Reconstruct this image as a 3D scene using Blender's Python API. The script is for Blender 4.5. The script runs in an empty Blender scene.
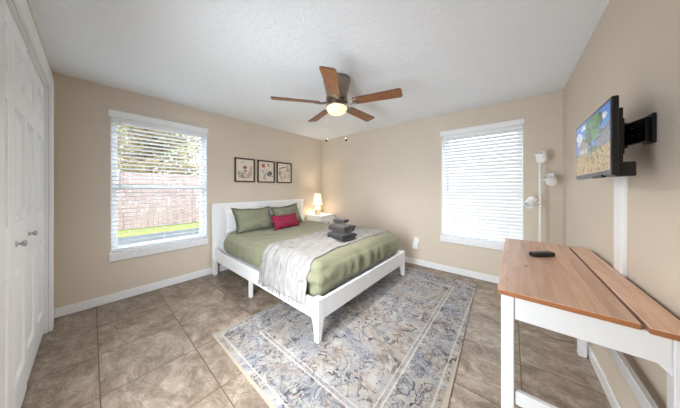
import bpy, bmesh, math, random
from mathutils import Vector, Matrix, noise, Euler
R = math.radians
scene = bpy.context.scene
C = scene.collection

# ------------------------------------------------------------------ camera, world, sun, lights, exposure
W, L, H = 3.954, 3.772, 2.44          # room: x 0..W, y 0..L, z 0..H
cam_d = bpy.data.cameras.new('camera')
cam = bpy.data.objects.new('camera', cam_d); C.objects.link(cam)
cam.location = (3.493, 0.247, 1.2875)
cam.rotation_euler = (R(90), 0, R(39.756))
cam_d.sensor_width = 36.0; cam_d.sensor_fit = 'HORIZONTAL'
cam_d.lens = 206.86 / 680 * 36
cam_d.shift_y = -15.5 / 680
cam_d.clip_start = 0.02; cam_d.clip_end = 200
scene.camera = cam

world = bpy.data.worlds.new('sky'); scene.world = world; world.use_nodes = True
wn = world.node_tree.nodes; wn['Background'].inputs[0].default_value = (0.87, 0.945, 1.0, 1)
wn['Background'].inputs[1].default_value = 3.1

sun_d = bpy.data.lights.new('sun', 'SUN'); sun_d.energy = 4.0; sun_d.angle = R(3); sun_d.color = (1, .95, .87)
sun = bpy.data.objects.new('sun', sun_d); C.objects.link(sun)
sun.rotation_euler = (R(20), R(38), 0)

def area(name, loc, rot, sx, sy, power, color=(1, 1, 1)):
    d = bpy.data.lights.new(name, 'AREA'); d.shape = 'RECTANGLE'; d.size = sx; d.size_y = sy
    d.energy = power; d.color = color; d.spread = R(152)
    o = bpy.data.objects.new(name, d); C.objects.link(o); o.location = loc; o.rotation_euler = rot
    return o
# soft fill lamp added out of view behind the camera to brighten the room
area('added_fill_light', (2.50, -0.22, 0.98), (R(71), 0, R(19)), 0.9, 1.7, 43, (.88, .95, 1))

scene.view_settings.view_transform = 'Standard'
scene.view_settings.look = 'None'
scene.view_settings.gamma = 1
scene.view_settings.use_curve_mapping = False
scene.view_settings.exposure = 1.0
scene.cycles.max_bounces = 10; scene.cycles.diffuse_bounces = 6; scene.cycles.transparent_max_bounces = 16
scene.cycles.caustics_reflective = False; scene.cycles.caustics_refractive = False
scene.cycles.sample_clamp_indirect = 6
scene.cycles.use_denoising = True

# ------------------------------------------------------------------ materials
class NT:
    def __init__(s, name):
        s.m = bpy.data.materials.new(name); s.m.use_nodes = True
        s.t = s.m.node_tree; s.b = s.t.nodes['Principled BSDF']; s.out = s.t.nodes['Material Output']
    def n(s, typ, ins=None, **kw):
        o = s.t.nodes.new(typ)
        for k, v in kw.items(): setattr(o, k, v)
        for k, v in (ins or {}).items():
            if hasattr(v, 'is_output') or isinstance(v, bpy.types.NodeSocket): s.t.links.new(v, o.inputs[k])
            else: o.inputs[k].default_value = v
        return o
    def math(s, op, a, b=0.0, c=None):
        ins = {0: a, 1: b}
        if c is not None: ins[2] = c
        return s.n('ShaderNodeMath', ins, operation=op).outputs[0]
    def noise(s, vec, scale, detail=3, rough=.5, dist=0):
        return s.n('ShaderNodeTexNoise', {'Vector': vec, 'Scale': scale, 'Detail': detail, 'Roughness': rough, 'Distortion': dist})
    def ramp(s, fac, stops, interp='LINEAR'):
        r = s.n('ShaderNodeValToRGB', {'Fac': fac}); r.color_ramp.interpolation = interp
        e = r.color_ramp.elements
        while len(e) > 1: e.remove(e[0])
        e[0].position = stops[0][0]; e[0].color = (*stops[0][1], 1)
        for p, c in stops[1:]:
            x = e.new(p); x.color = (*c, 1)
        return r.outputs[0]
    def mix(s, f, a, b, mode='MIX'):
        m = s.n('ShaderNodeMix', data_type='RGBA', blend_type=mode)
        for i, v in ((0, f), (6, a), (7, b)):
            if isinstance(v, bpy.types.NodeSocket): s.t.links.new(v, m.inputs[i])
            elif i == 0: m.inputs[0].default_value = v
            else: m.inputs[i].default_value = (*v, 1)
        return m.outputs[2]
    def col(s, c):
        if isinstance(c, bpy.types.NodeSocket): s.t.links.new(c, s.b.inputs['Base Color'])
        else: s.b.inputs['Base Color'].default_value = (*c, 1)
    def bump(s, h, strength=.2, dist=.01):
        b = s.n('ShaderNodeBump', {'Height': h, 'Strength': strength, 'Distance': dist})
        s.t.links.new(b.outputs[0], s.b.inputs['Normal'])
    def pos(s): return s.n('ShaderNodeNewGeometry').outputs['Position']
    def obj(s): return s.n('ShaderNodeTexCoord').outputs['Object']
    def set(s, **kw):
        for k, v in kw.items(): s.b.inputs[k.replace('_', ' ')].default_value = v

def rgb(r, g, b):
    f = lambda v: v / 12.92 if v <= .04045 else ((v + .055) / 1.055) ** 2.4
    return (f(r / 255), f(g / 255), f(b / 255))

def plain(name, c, rough=.5, metal=0, bump=0, bscale=200, var=0, vscale=8, sheen=0):
    t = NT(name)
    if var:
        nz = t.noise(t.obj(), vscale, 3).outputs[0]
        c2 = tuple(max(0, x * (1 - var)) for x in c); c1 = tuple(min(1, x * (1 + var)) for x in c)
        t.col(t.ramp(nz, [(.3, c2), (.7, c1)]))
    else: t.col(c)
    t.set(Roughness=rough, Metallic=metal)
    if sheen: t.b.inputs['Sheen Weight'].default_value = sheen
    if bump: t.bump(t.noise(t.obj(), bscale, 2).outputs[0], bump, .002)
    return t.m

def emis(name, c, strength=1.0):
    t = NT(name); t.col((0, 0, 0)); t.b.inputs['Emission Color'].default_value = (*c, 1)
    t.b.inputs['Emission Strength'].default_value = strength; t.set(Roughness=.4)
    return t.m

M = {}
def mk_wall():
    t = NT('tan wall paint'); p = t.pos()
    t.col(t.ramp(t.noise(p, 1.3, 2).outputs[0], [(.3, rgb(209, 197, 182)), (.7, rgb(213, 201, 186))]))
    t.set(Roughness=.75)
    t.bump(t.noise(p, 90, 3, .6).outputs[0], .25, .004); return t.m
M['wall'] = mk_wall()
def mk_ceil():
    t = NT('knockdown ceiling'); p = t.pos()
    a = t.noise(p, 16, 4, .6, .8).outputs[0]
    k = t.ramp(a, [(.46, (0, 0, 0)), (.56, (1, 1, 1))])
    t.col(rgb(240, 245, 252)); t.set(Roughness=.85)
    h = t.math('ADD', k, t.math('MULTIPLY', t.noise(p, 60, 3).outputs[0], .5))
    t.bump(h, .35, .006); return t.m
M['ceiling'] = mk_ceil()
def mk_floor():
    t = NT('slate look ceramic tile'); p = t.pos()
    s = t.n('ShaderNodeSeparateXYZ', {0: p})
    gx = t.math('DIVIDE', t.math('ADD', s.outputs[0], 10 - .04), .5)
    gy = t.math('DIVIDE', t.math('ADD', s.outputs[1], 10.06 - .282), .503)
    fx, fy = t.math('FRACT', gx), t.math('FRACT', gy)
    dx = t.math('MINIMUM', fx, t.math('SUBTRACT', 1.0, fx)); dy = t.math('MINIMUM', fy, t.math('SUBTRACT', 1.0, fy))
    d = t.math('MINIMUM', dx, dy)
    grout = t.math('LESS_THAN', d, .0062)
    cell = t.n('ShaderNodeCombineXYZ', {0: t.math('FLOOR', gx), 1: t.math('FLOOR', gy)})
    wn_ = t.n('ShaderNodeTexWhiteNoise', {0: cell.outputs[0]}, noise_dimensions='2D')
    off = t.n('ShaderNodeVectorMath', {0: wn_.outputs['Color'], 3: 9.0}, operation='SCALE')
    pp = t.n('ShaderNodeVectorMath', {0: p, 1: off.outputs[0]}, operation='ADD').outputs[0]
    rot = t.n('ShaderNodeMapping', {'Vector': pp, 'Rotation': (0, 0, R(-25)), 'Scale': (1.0, 1.55, 1)}).outputs[0]
    a = t.noise(rot, 4.2, 9, .76, .5).outputs[0]
    c = t.ramp(a, [(.27, rgb(82, 67, 56)), (.42, rgb(130, 114, 99)), (.55, rgb(160, 144, 129)), (.72, rgb(196, 181, 166))])
    v = t.noise(rot, 5.0, 7, .75, .9).outputs[0]
    vein = t.ramp(t.math('ABSOLUTE', t.math('SUBTRACT', v, .5)), [(0, (1, 1, 1)), (.03, (0, 0, 0))])
    c = t.mix(t.math('MULTIPLY', vein, .6), c, rgb(96, 79, 67))
    tint = t.math('MULTIPLY_ADD', wn_.outputs['Value'], .2, .88)
    tc = t.n('ShaderNodeCombineColor', {0: tint, 1: tint, 2: tint}).outputs[0]
    c = t.mix(1.0, c, tc, 'MULTIPLY')
    c = t.mix(grout, c, rgb(88, 68, 54)); t.col(c)
    t.set(Roughness=.42)
    hgt = t.math('SUBTRACT', t.math('MULTIPLY', a, .5), t.math('MULTIPLY', grout, .6))
    t.bump(hgt, .3, .006); return t.m
M['floor'] = mk_floor()
M['trim'] = plain('white gloss trim paint', rgb(232, 233, 235), .35)
M['doorw'] = plain('white door paint', rgb(243, 245, 248), .4)
M['bedw'] = plain('white lacquered wood', rgb(240, 241, 243), .35)
M['vinyl'] = plain('white vinyl', rgb(238, 240, 243), .4)
M['sill'] = plain('white stone sill', rgb(232, 234, 238), .35, var=.05, vscale=30)
M['dark'] = plain('dark shadow gap', rgb(30, 28, 26), .8)
M['nickel'] = plain('brushed nickel', rgb(150, 136, 124), .3, .9)
M['knob'] = plain('satin nickel knob', rgb(175, 176, 178), .35, .85)
M['black'] = plain('black plastic', rgb(20, 20, 22), .35)
M['blackmetal'] = plain('black powder coated steel', rgb(16, 16, 17), .5, .2)
M['greybtn'] = plain('grey rubber buttons', rgb(92, 94, 98), .5)
M['whitepl'] = plain('white plastic', rgb(236, 237, 238), .4)
M['whitemetal'] = plain('white painted metal', rgb(240, 240, 240), .35)
def mk_slat():
    t = NT('white blind slat'); t.col(rgb(242, 243, 245)); t.set(Roughness=.45)
    tr = t.n('ShaderNodeBsdfTranslucent', {'Color': (.95, .96, .98, 1)})
    mx = t.n('ShaderNodeMixShader', {0: .05, 1: t.b.outputs[0], 2: tr.outputs[0]})
    t.t.links.new(mx.outputs[0], t.out.inputs[0]); return t.m
M['slat'] = mk_slat()
def mk_glass():
    t = NT('window glass'); t.t.nodes.remove(t.b)
    tr = t.n('ShaderNodeBsdfTransparent', {0: (.97, .98, .98, 1)}); g = t.n('ShaderNodeBsdfGlossy', {'Roughness': .02})
    lw = t.n('ShaderNodeLayerWeight', {'Blend': .12})
    mx = t.n('ShaderNodeMixShader', {0: t.math('MULTIPLY', lw.outputs['Fresnel'], .05), 1: tr.outputs[0], 2: g.outputs[0]})
    t.t.links.new(mx.outputs[0], t.out.inputs[0]); return t.m
M['glass'] = mk_glass()
def fabric(name, c, var=.06, wave=.15, sc=500, rough=.9, sheen=.15):
    t = NT(name); o = t.obj()
    nz = t.noise(o, 6, 3).outputs[0]
    t.col(t.ramp(nz, [(.3, tuple(x * (1 - var) for x in c)), (.7, tuple(min(1, x * (1 + var)) for x in c))]))
    t.set(Roughness=rough); t.b.inputs['Sheen Weight'].default_value = sheen
    t.bump(t.noise(o, sc, 2).outputs[0], wave, .002); return t.m
M['green'] = fabric('sage green cotton', rgb(137, 137, 111))
M['green2'] = fabric('sage green sham cotton', rgb(126, 129, 108))
M['white_sheet'] = fabric('white cotton', rgb(236, 237, 240))
def mk_red():
    t = NT('raspberry woven cotton'); o = t.obj()
    nz = t.noise(o, 260, 2).outputs[0]
    t.col(t.ramp(nz, [(.35, rgb(118, 18, 50)), (.65, rgb(158, 42, 78))])); t.set(Roughness=.9)
    t.bump(nz, .3, .002); return t.m
M['red'] = mk_red()
M['redtrim'] = fabric('raspberry piping', rgb(150, 22, 62))
def mk_throw():
    t = NT('white fringed throw'); o = t.obj()
    m = t.n('ShaderNodeMapping', {'Vector': o, 'Scale': (60, 6, 6)}).outputs[0]
    nz = t.noise(m, 1.5, 4, .6).outputs[0]
    t.col(t.ramp(nz, [(.3, rgb(122, 119, 117)), (.5, rgb(160, 157, 155)), (.75, rgb(182, 180, 178))])); t.set(Roughness=.95)
    t.bump(nz, .4, .006); return t.m
M['throw'] = mk_throw()
def mk_towel(name, c):
    t = NT(name); o = t.obj(); nz = t.noise(o, 220, 3, .7).outputs[0]
    t.col(t.ramp(nz, [(.3, tuple(x * .75 for x in c)), (.7, tuple(x * 1.2 for x in c))])); t.set(Roughness=1)
    t.b.inputs['Sheen Weight'].default_value = .3
    t.bump(nz, .7, .006); return t.m
M['towel_a'] = mk_towel('charcoal terry', rgb(38, 35, 37))
M['towel_b'] = mk_towel('taupe grey terry', rgb(54, 47, 45))
M['towel_c'] = mk_towel('brown grey terry', rgb(56, 47, 44))
def mk_pine(name, light, dark, axis='y', plank=.072):
    t = NT(name); p = t.obj(); s = t.n('ShaderNodeSeparateXYZ', {0: p})
    across = s.outputs[0] if axis == 'y' else s.outputs[1]
    k = t.math('FLOOR', t.math('DIVIDE', across, plank))
    wn_ = t.n('ShaderNodeTexWhiteNoise', {1: k}, noise_dimensions='1D')
    off = t.n('ShaderNodeCombineXYZ', {1: t.math('MULTIPLY', wn_.outputs[0], 7.0), 0: t.math('MULTIPLY', wn_.outputs[0], 3.0)})
    pp = t.n('ShaderNodeVectorMath', {0: p, 1: off.outputs[0]}, operation='ADD').outputs[0]
    sc = (16, 1.2, 16) if axis == 'y' else (1.2, 16, 16)
    g = t.noise(t.n('ShaderNodeMapping', {'Vector': pp, 'Scale': sc}).outputs[0], 1.6, 4, .6, .8).outputs[0]
    c = t.ramp(g, [(.3, dark), (.6, light)])
    tint = t.math('MULTIPLY_ADD', wn_.outputs[0], .26, .86)
    c = t.mix(1.0, c, t.n('ShaderNodeCombineColor', {0: tint, 1: tint, 2: tint}).outputs[0], 'MULTIPLY')
    ks = (1, .42, 1) if axis == 'y' else (.42, 1, 1)
    vo = t.n('ShaderNodeTexVoronoi', {'Vector': t.n('ShaderNodeMapping', {'Vector': pp, 'Scale': ks}).outputs[0], 'Scale': 9.0})
    kn = t.ramp(vo.outputs['Distance'], [(.05, (1, 1, 1)), (.16, (0, 0, 0))])
    c = t.mix(t.math('MULTIPLY', kn, .6), c, rgb(128, 78, 50))
    fr = t.math('FRACT', t.math('DIVIDE', across, plank))
    seam = t.math('LESS_THAN', t.math('MINIMUM', fr, t.math('SUBTRACT', 1.0, fr)), .012)
    c = t.mix(t.math('MULTIPLY', seam, .35), c, rgb(130, 88, 62))
    t.col(c); t.set(Roughness=.38); return t.m
M['pine'] = mk_pine('oiled pine planks', rgb(218, 180, 155), rgb(190, 147, 121))
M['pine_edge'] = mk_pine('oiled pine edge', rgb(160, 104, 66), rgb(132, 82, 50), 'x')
M['deskw'] = plain('white painted pine', rgb(218, 219, 221), .4)
def mk_blade(name, a, b):
    t = NT(name); p = t.obj()
    g = t.noise(t.n('ShaderNodeMapping', {'Vector': p, 'Scale': (9, 9, 9)}).outputs[0], 2.2, 5, .6, 1.5).outputs[0]
    t.col(t.ramp(g, [(.3, a), (.7, b)])); t.set(Roughness=.35); return t.m
M['blade'] = mk_blade('walnut fan blade', rgb(112, 70, 43), rgb(156, 106, 70))
M['blade_edge'] = plain('dark blade edge', rgb(74, 44, 28), .5)
def mk_bowl():
    t = NT('frosted glass bowl lit'); t.col(rgb(214, 196, 164)); t.set(Roughness=.4)
    t.b.inputs['Emission Color'].default_value = (1, .80, .50, 1); t.b.inputs['Emission Strength'].default_value = .42
    return t.m
M['bowl'] = mk_bowl()
def mk_shade():
    t = NT('lit linen shade'); t.col(rgb(250, 238, 214)); t.set(Roughness=.8)
    t.b.inputs['Emission Color'].default_value = (1, .82, .55, 1); t.b.inputs['Emission Strength'].default_value = .42
    return t.m
M['shade'] = mk_shade()
M['ceramic'] = plain('beige ceramic', rgb(206, 184, 150), .4, var=.08, vscale=20)
M['ceramic2'] = plain('white ceramic', rgb(238, 226, 206), .4)
M['frame_wood'] = plain('dark walnut frame', rgb(72, 50, 36), .5, var=.15, vscale=40)
M['paper'] = plain('cream paper', rgb(224, 212, 198), .8)
for k, c in dict(rust=(156, 96, 70), olive=(112, 116, 72), sage=(146, 150, 116), lav=(128, 118, 130), teal=(46, 70, 82), coral=(176, 98, 88),
                 brown=(112, 70, 50), gold=(196, 156, 92), navy=(54, 58, 84), pinky=(206, 140, 120)).items():
    M['ink_' + k] = plain('print ink ' + k, rgb(*c), .8)

# ------------------------------------------------------------------ mesh helpers
def place(o, parent):
    if parent is not None:
        o.parent = parent
        off = Vector()
        q = parent
        while q is not None: off += q.location; q = q.parent
        o.data.transform(Matrix.Translation(-off))
def obj(name, bm, mats, parent=None, smooth=None, label=None):
    me = bpy.data.meshes.new(name); bm.to_mesh(me); bm.free()
    for m in (mats if isinstance(mats, (list, tuple)) else [mats]): me.materials.append(M[m] if isinstance(m, str) else m)
    o = bpy.data.objects.new(name, me); C.objects.link(o); place(o, parent)
    if smooth is not None:
        for p in me.polygons: p.use_smooth = True
        if smooth < 180:
            me.set_sharp_from_angle(angle=R(smooth))
    if label: o['label'] = label
    return o
def thing(name, loc, label, cat, group=None):
    o = bpy.data.objects.new(name, None); C.objects.link(o); o.location = loc; o.empty_display_size = .1
    tag(o, label, cat, group); return o
def tag(o, label, cat, group=None):
    o['label'] = label; o['category'] = cat
    if group: o['group'] = group
    return o
def struct(o): o['kind'] = 'structure'; return o
def sroot(name, loc=(0, 0, 0)):
    o = bpy.data.objects.new(name, None); C.objects.link(o); o.location = loc; o['kind'] = 'structure'; return o
def nb(): return bmesh.new()
def box(bm, lo, hi, bev=0, seg=1, mat=0, mtx=None):
    t = bmesh.new()
    bmesh.ops.create_cube(t, size=1)
    lo, hi = Vector(lo), Vector(hi)
    bmesh.ops.scale(t, vec=(hi - lo), verts=t.verts); bmesh.ops.translate(t, vec=(lo + hi) / 2, verts=t.verts)
    if bev: bmesh.ops.bevel(t, geom=t.edges[:], offset=bev, segments=seg, affect='EDGES', profile=.7)
    add(bm, t, mat, mtx); return bm
def add(bm, t, mat=None, mtx=None):
    if mtx is not None: t.transform(mtx)
    mp = {v: bm.verts.new(v.co) for v in t.verts}
    for f in t.faces:
        try: nf = bm.faces.new([mp[v] for v in f.verts])
        except ValueError: continue
        nf.material_index = f.material_index if mat is None else mat
        nf.smooth = f.smooth
    t.free()
def tube(bm, pts, r, seg=10, mat=0, cap=True):
    pts = [Vector(p) for p in pts]; rs = r if isinstance(r, (list, tuple)) else [r] * len(pts)
    rings = []; up = None
    for i, p in enumerate(pts):
        d = (pts[min(i + 1, len(pts) - 1)] - pts[max(i - 1, 0)]).normalized()
        if up is None:
            up = d.orthogonal().normalized()
        up = (up - d * up.dot(d)).normalized(); sd = d.cross(up)
        rings.append([bm.verts.new(p + (up * math.cos(2 * math.pi * k / seg) + sd * math.sin(2 * math.pi * k / seg)) * rs[i]) for k in range(seg)])
    for a, b in zip(rings, rings[1:]):
        for k in range(seg):
            f = bm.faces.new([a[k], a[(k + 1) % seg], b[(k + 1) % seg], b[k]]); f.material_index = mat; f.smooth = True
    if cap:
        for rr, fl in ((rings[0], True), (rings[-1], False)):
            f = bm.faces.new(rr[::-1] if fl else rr); f.material_index = mat
    return bm
def lathe(bm, prof, c=(0, 0, 0), seg=32, mat=0, mtx=None):
    t = bmesh.new(); rings = []
    for r, z in prof:
        if r < 1e-5: rings.append([t.verts.new((0, 0, z))])
        else: rings.append([t.verts.new((r * math.cos(2 * math.pi * k / seg), r * math.sin(2 * math.pi * k / seg), z)) for k in range(seg)])
    for a, b in zip(rings, rings[1:]):
        for k in range(seg):
            k2 = (k + 1) % seg
            if len(a) == 1 and len(b) == 1: continue
            if len(a) == 1: vs = [a[0], b[k2], b[k]]
            elif len(b) == 1: vs = [a[k], a[k2], b[0]]
            else: vs = [a[k], a[k2], b[k2], b[k]]
            f = t.faces.new(vs); f.smooth = True
    m = Matrix.Translation(c) if mtx is None else mtx
    add(bm, t, mat, m); return bm
def quad(bm, vs, mat=0):
    f = bm.faces.new([bm.verts.new(v) for v in vs]); f.material_index = mat; return f
def copy_tree(o, parent=None):
    c = o.copy(); C.objects.link(c)
    if parent is not None: c.parent = parent
    for ch in list(o.children): copy_tree(ch, c)
    return c

# ------------------------------------------------------------------ setting: floor, ceiling, walls
b = nb(); box(b, (-.15, -1.6, -.12), (W + .15, L + .15, 0)); struct(obj('floor', b, 'floor'))
b = nb(); box(b, (-.15, -1.6, H), (W + .15, L + .15, H + .12)); struct(obj('ceiling', b, 'ceiling'))
def wall_with_hole(name, boxes):
    bm = nb()
    for lo, hi in boxes: box(bm, lo, hi)
    return struct(obj(name, bm, 'wall'))
WZ0, WZ1 = .545, 2.12
AY0, AY1 = .385, 1.35
BX0, BX1 = 2.64, 3.605
T = .14
wall_with_hole('wall_left', [((-T, -.15, 0), (0, AY0, H)), ((-T, AY1, 0), (0, L + T, H)), ((-T, AY0, 0), (0, AY1, WZ0)), ((-T, AY0, WZ1), (0, AY1, H))])
wall_with_hole('wall_back', [((0, L, 0), (BX0, L + T, H)), ((BX1, L, 0), (W, L + T, H)), ((BX0, L, 0), (BX1, L + T, WZ0)), ((BX0, L, WZ1), (BX1, L + T, H))])
b = nb(); box(b, (W, -1.6, 0), (W + T, L + T, H)); struct(obj('wall_right', b, 'wall'))
DX0, DX1, DZ = .30, 1.92, 2.205
HX0, HX1 = 2.06, 3.78  # unseen opening, added so the fill lamp can shine into the room
wall_with_hole('wall_front', [((0, -.11, 0), (DX0, 0, H)), ((DX1, -.11, 0), (HX0, 0, H)), ((DX0, -.11, DZ), (DX1, 0, H)), ((HX1, -.11, 0), (W, 0, H)), ((HX0, -.11, 2.16), (HX1, 0, H))])
b = nb(); box(b, (0.0, -.8, 0), (2.2, -.74, H)); box(b, (-.06, -.8, 0), (0, -.11, H)); box(b, (2.2, -.8, 0), (2.26, -.11, H))
struct(obj('wall_closet', b, 'wall'))
b = nb(); box(b, (2.2, -1.6, 0), (W, -1.5, H)); box(b, (2.2, -1.5, 0), (2.26, -.8, H)); struct(obj('wall_light_block', b, 'wall'))  # unseen enclosure, added to keep sun and sky light out of the opening
# baseboards
def base(name, boxes):
    bm = nb()
    for lo, hi in boxes: box(bm, lo, hi, .004)
    struct(obj(name, bm, 'trim'))
BB = .092
base('baseboard_left', [((0, .012, 0), (.013, L, BB))])
base('baseboard_back', [((.013, L - .013, 0), (W - .013, L, BB))])
base('baseboard_right', [((W - .013, .02, 0), (W, L, BB))])
base('baseboard_front', [((0, 0, 0), (.205, .012, BB))])
# closet casing and jamb
b = nb()
box(b, (.205, 0, 0), (DX0 + .005, .024, 2.30), .005); box(b, (DX1 - .005, 0, 0), (2.015, .024, 2.30), .005)
box(b, (DX0 + .005, 0, DZ - .005), (DX1 - .005, .024, 2.30), .005)
struct(obj('trim_1', b, 'trim'))
b = nb()
box(b, (DX0 - .001, -.11, 0), (DX0 + .012, 0, DZ)); box(b, (DX1 - .012, -.11, 0), (DX1 + .001, 0, DZ)); box(b, (DX0 + .012, -.11, DZ - .012), (DX1 - .012, 0, DZ + .001))
struct(obj('trim_2', b, 'trim'))

# ------------------------------------------------------------------ closet bifold doors
def panel_leaf(bm, x0, x1, z0, z1, yf, th):
    """door leaf: a slab whose +y face carries three raised panels"""
    st = .072
    pans = [(.215, .845), (1.10, 1.725), (1.855, 2.085)]
    px0, px1 = x0 + st, x1 - st
    box(bm, (x0, yf - th, z0), (x1, yf - .021, z1), .002)
    zs = [z0] + [v for p in pans for v in p] + [z1]
    # stiles and rails stand 10 mm proud
    box(bm, (x0, yf - .0211, z0), (px0, yf, z1), .005, 2); box(bm, (px1, yf - .0211, z0), (x1, yf, z1), .005, 2)
    for i in range(0, len(zs), 2): box(bm, (px0, yf - .0211, zs[i]), (px1, yf, zs[i + 1]))
    for a, c in pans:
        def ring(d): return [(px0 + d, a + d), (px1 - d, a + d), (px1 - d, c - d), (px0 + d, c - d)]
        lev = [(0, 0), (.005, -.0205), (.018, -.0205), (.050, -.005)]
        for (d0, h0), (d1, h1) in zip(lev, lev[1:]):
            r0, r1 = ring(d0), ring(d1)
            for k in range(4):
                k2 = (k + 1) % 4
                quad(bm, [(r0[k][0], yf + h0, r0[k][1]), (r1[k][0], yf + h1, r1[k][1]), (r1[k2][0], yf + h1, r1[k2][1]), (r0[k2][0], yf + h0, r0[k2][1])])
        r = ring(.050); quad(bm, [(x, yf - .005, z) for x, z in r][::-1])
YF = -.022
def bifold(name, x0, knob_x, YF):
    root = sroot(name, (x0, YF, 0))
    for i in range(2):
        bm = nb(); panel_leaf(bm, x0 + .403 * i + .004, x0 + .403 * (i + 1) - .003, .014, 2.185, YF, .034); obj('leaf', bm, 'doorw', root)
    bm = nb()
    m = Matrix.Translation((knob_x, YF, .985)) @ Matrix.Rotation(R(-90), 4, 'X')
    lathe(bm, [(0, 0), (.014, 0), (.014, .003), (.007, .006), (.0065, .016), (.014, .02), (.017, .026), (.0155, .031), (.008, .034), (0, .0345)], seg=20, mtx=m)
    obj('door_knob', bm, 'knob', root)
bifold('door_1', DX0 + .003, 1.0, YF)
bifold('door_2', DX0 + .003 + .808, 1.42, YF + .007)

# ------------------------------------------------------------------ windows and blinds (built for a wall whose inside face is plane n=0)
def window(name, tf, u0, u1):
    """tf(u, n, z): u along the wall, n > 0 into the room"""
    def bx(bm, a, c, bev=0, mat=0):
        p, q = tf(*a), tf(*c)
        box(bm, [min(x, y) for x, y in zip(p, q)], [max(x, y) for x, y in zip(p, q)], bev, 1, mat)
    root = sroot(name, tf((u0 + u1) / 2, -.07, WZ0))
    bm = nb(); j = .008
    bx(bm, (u0, -T, WZ0), (u0 + j, -.0, WZ1)); bx(bm, (u1 - j, -T, WZ0), (u1, 0, WZ1)); bx(bm, (u0, -T, WZ1 - j), (u1, 0, WZ1))
    obj('jamb', bm, 'trim', root)
    bm = nb(); f = .05; n0, n1 = -.135, -.095
    a0, a1, z0, z1 = u0 + j, u1 - j, WZ0 + .01, WZ1 - j
    bx(bm, (a0, n0, z0), (a0 + f, n1, z1), .004); bx(bm, (a1 - f, n0, z0), (a1, n1, z1), .004)
    bx(bm, (a0 + f, n0, z0), (a1 - f, n1, z0 + f), .004); bx(bm, (a0 + f, n0, z1 - f), (a1 - f, n1, z1), .004)
    obj('window_frame', bm, 'vinyl', root)
    bm = nb(); bx(bm, (a0 + f, n0 + .005, 1.275), (a1 - f, n1 + .012, 1.325), .004); obj('meeting_rail', bm, 'vinyl', root)
    bm = nb()
    bx(bm, (a0 + f - .005, -.122, z0 + f - .005), (a1 - f + .005, -.118, 1.28))
    bx(bm, (a0 + f - .005, -.128, 1.32), (a1 - f + .005, -.124, z1 - f + .005)); obj('glass', bm, 'glass', root)
    bm = nb(); bx(bm, (u0, -.1, WZ0 - .002), (u1, .002, WZ0 + .012), .002); bx(bm, (u0 - .014, 0, .46), (u1 + .012, .022, WZ0 + .012), .005)
    obj('window_sill', bm, 'sill', root)
    return root
def blind(name, tf, u0, u1, tilt, label, cord_u):
    def P(u, n, z): return Vector(tf(u, n, z))
    def bx(bm, a, c, bev=0, mat=0):
        p, q = tf(*a), tf(*c)
        box(bm, [min(x, y) for x, y in zip(p, q)], [max(x, y) for x, y in zip(p, q)], bev, 1, mat)
    root = thing(name, tf((u0 + u1) / 2, -.03, WZ0 + .012), label, 'blind')
    bm = nb(); bx(bm, (u0 - .016, 0.002, 2.103), (u1 + .012, .02, 2.178), .004); bx(bm, (u0 - .016, 0.002, 2.165), (u1 + .012, .032, 2.178), .004)
    obj('valance', bm, 'vinyl', root)
    bm = nb(); bx(bm, (u0 + .012, -.062, 2.06), (u1 - .012, -.004, 2.105), .003); obj('head_rail', bm, 'vinyl', root)
    bm = nb(); z = WZ0 + .075; pitch = .0475; hw = .0245; th = .0014; ct, st = math.cos(tilt), math.sin(tilt)
    rnd = random.Random(3)
    while z < 2.06:
        tl = tilt + rnd.uniform(-.03, .03); ct, st = math.cos(tl), math.sin(tl)
        prev = None
        rows = []
        for s in (-1, -.33, .33, 1):
            cr = .0022 * (1 - s * s)
            n_, z_ = s * hw * ct - cr * st, s * hw * st + cr * ct
            rows.append([bm.verts.new(P(u, -.034 + n_ + e * -st * th, z + z_ + e * ct * th)) for u in (u0 + .012, u1 - .012) for e in (-1, 1)])
        for a, c in zip(rows, rows[1:]):
            bm.faces.new([a[1], a[3], c[3], c[1]]); bm.faces.new([a[0], c[0], c[2], a[2]])
            bm.faces.new([a[0], a[1], c[1], c[0]]); bm.faces.new([a[2], c[2], c[3], a[3]])
        bm.faces.new([rows[0][0], rows[0][2], rows[0][3], rows[0][1]]); bm.faces.new([rows[-1][0], rows[-1][1], rows[-1][3], rows[-1][2]])
        z += pitch
    bmesh.ops.recalc_face_normals(bm, faces=bm.faces)
    obj('slats', bm, 'slat', root)
    bm = nb(); bx(bm, (u0 + .012, -.06, WZ0 + .022), (u1 - .012, -.008, WZ0 + .045), .004); obj('bottom_rail', bm, 'vinyl', root)
    for u in (u0 + .16, (u0 + u1) / 2, u1 - .16):
        bm = nb()
        for n_ in (-.009, -.059): tube(bm, [P(u, n_, WZ0 + .04), P(u, n_, 2.07)], .0012, 5)
        obj('ladder_cord', bm, 'vinyl', root)
    bm = nb(); tube(bm, [P(cord_u, .004, 2.10), P(cord_u, .004, 1.25)], .004, 8); obj('tilt_wand', bm, 'vinyl', root)
    return root
tA = lambda u, n, z: (n, u, z)
tB = lambda u, n, z: (u, L - n, z)
window('window_1', tA, AY0, AY1)
window('window_2', tB, BX0, BX1)
blind('window_blind', tA, AY0, AY1, R(14), 'open white slatted blind in the window with the fence view', AY0 + .075)
blind('window_blind', tB, BX0, BX1, R(-69), 'closed bright white slatted blind behind the floor lamp', BX0 + .09)

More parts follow.
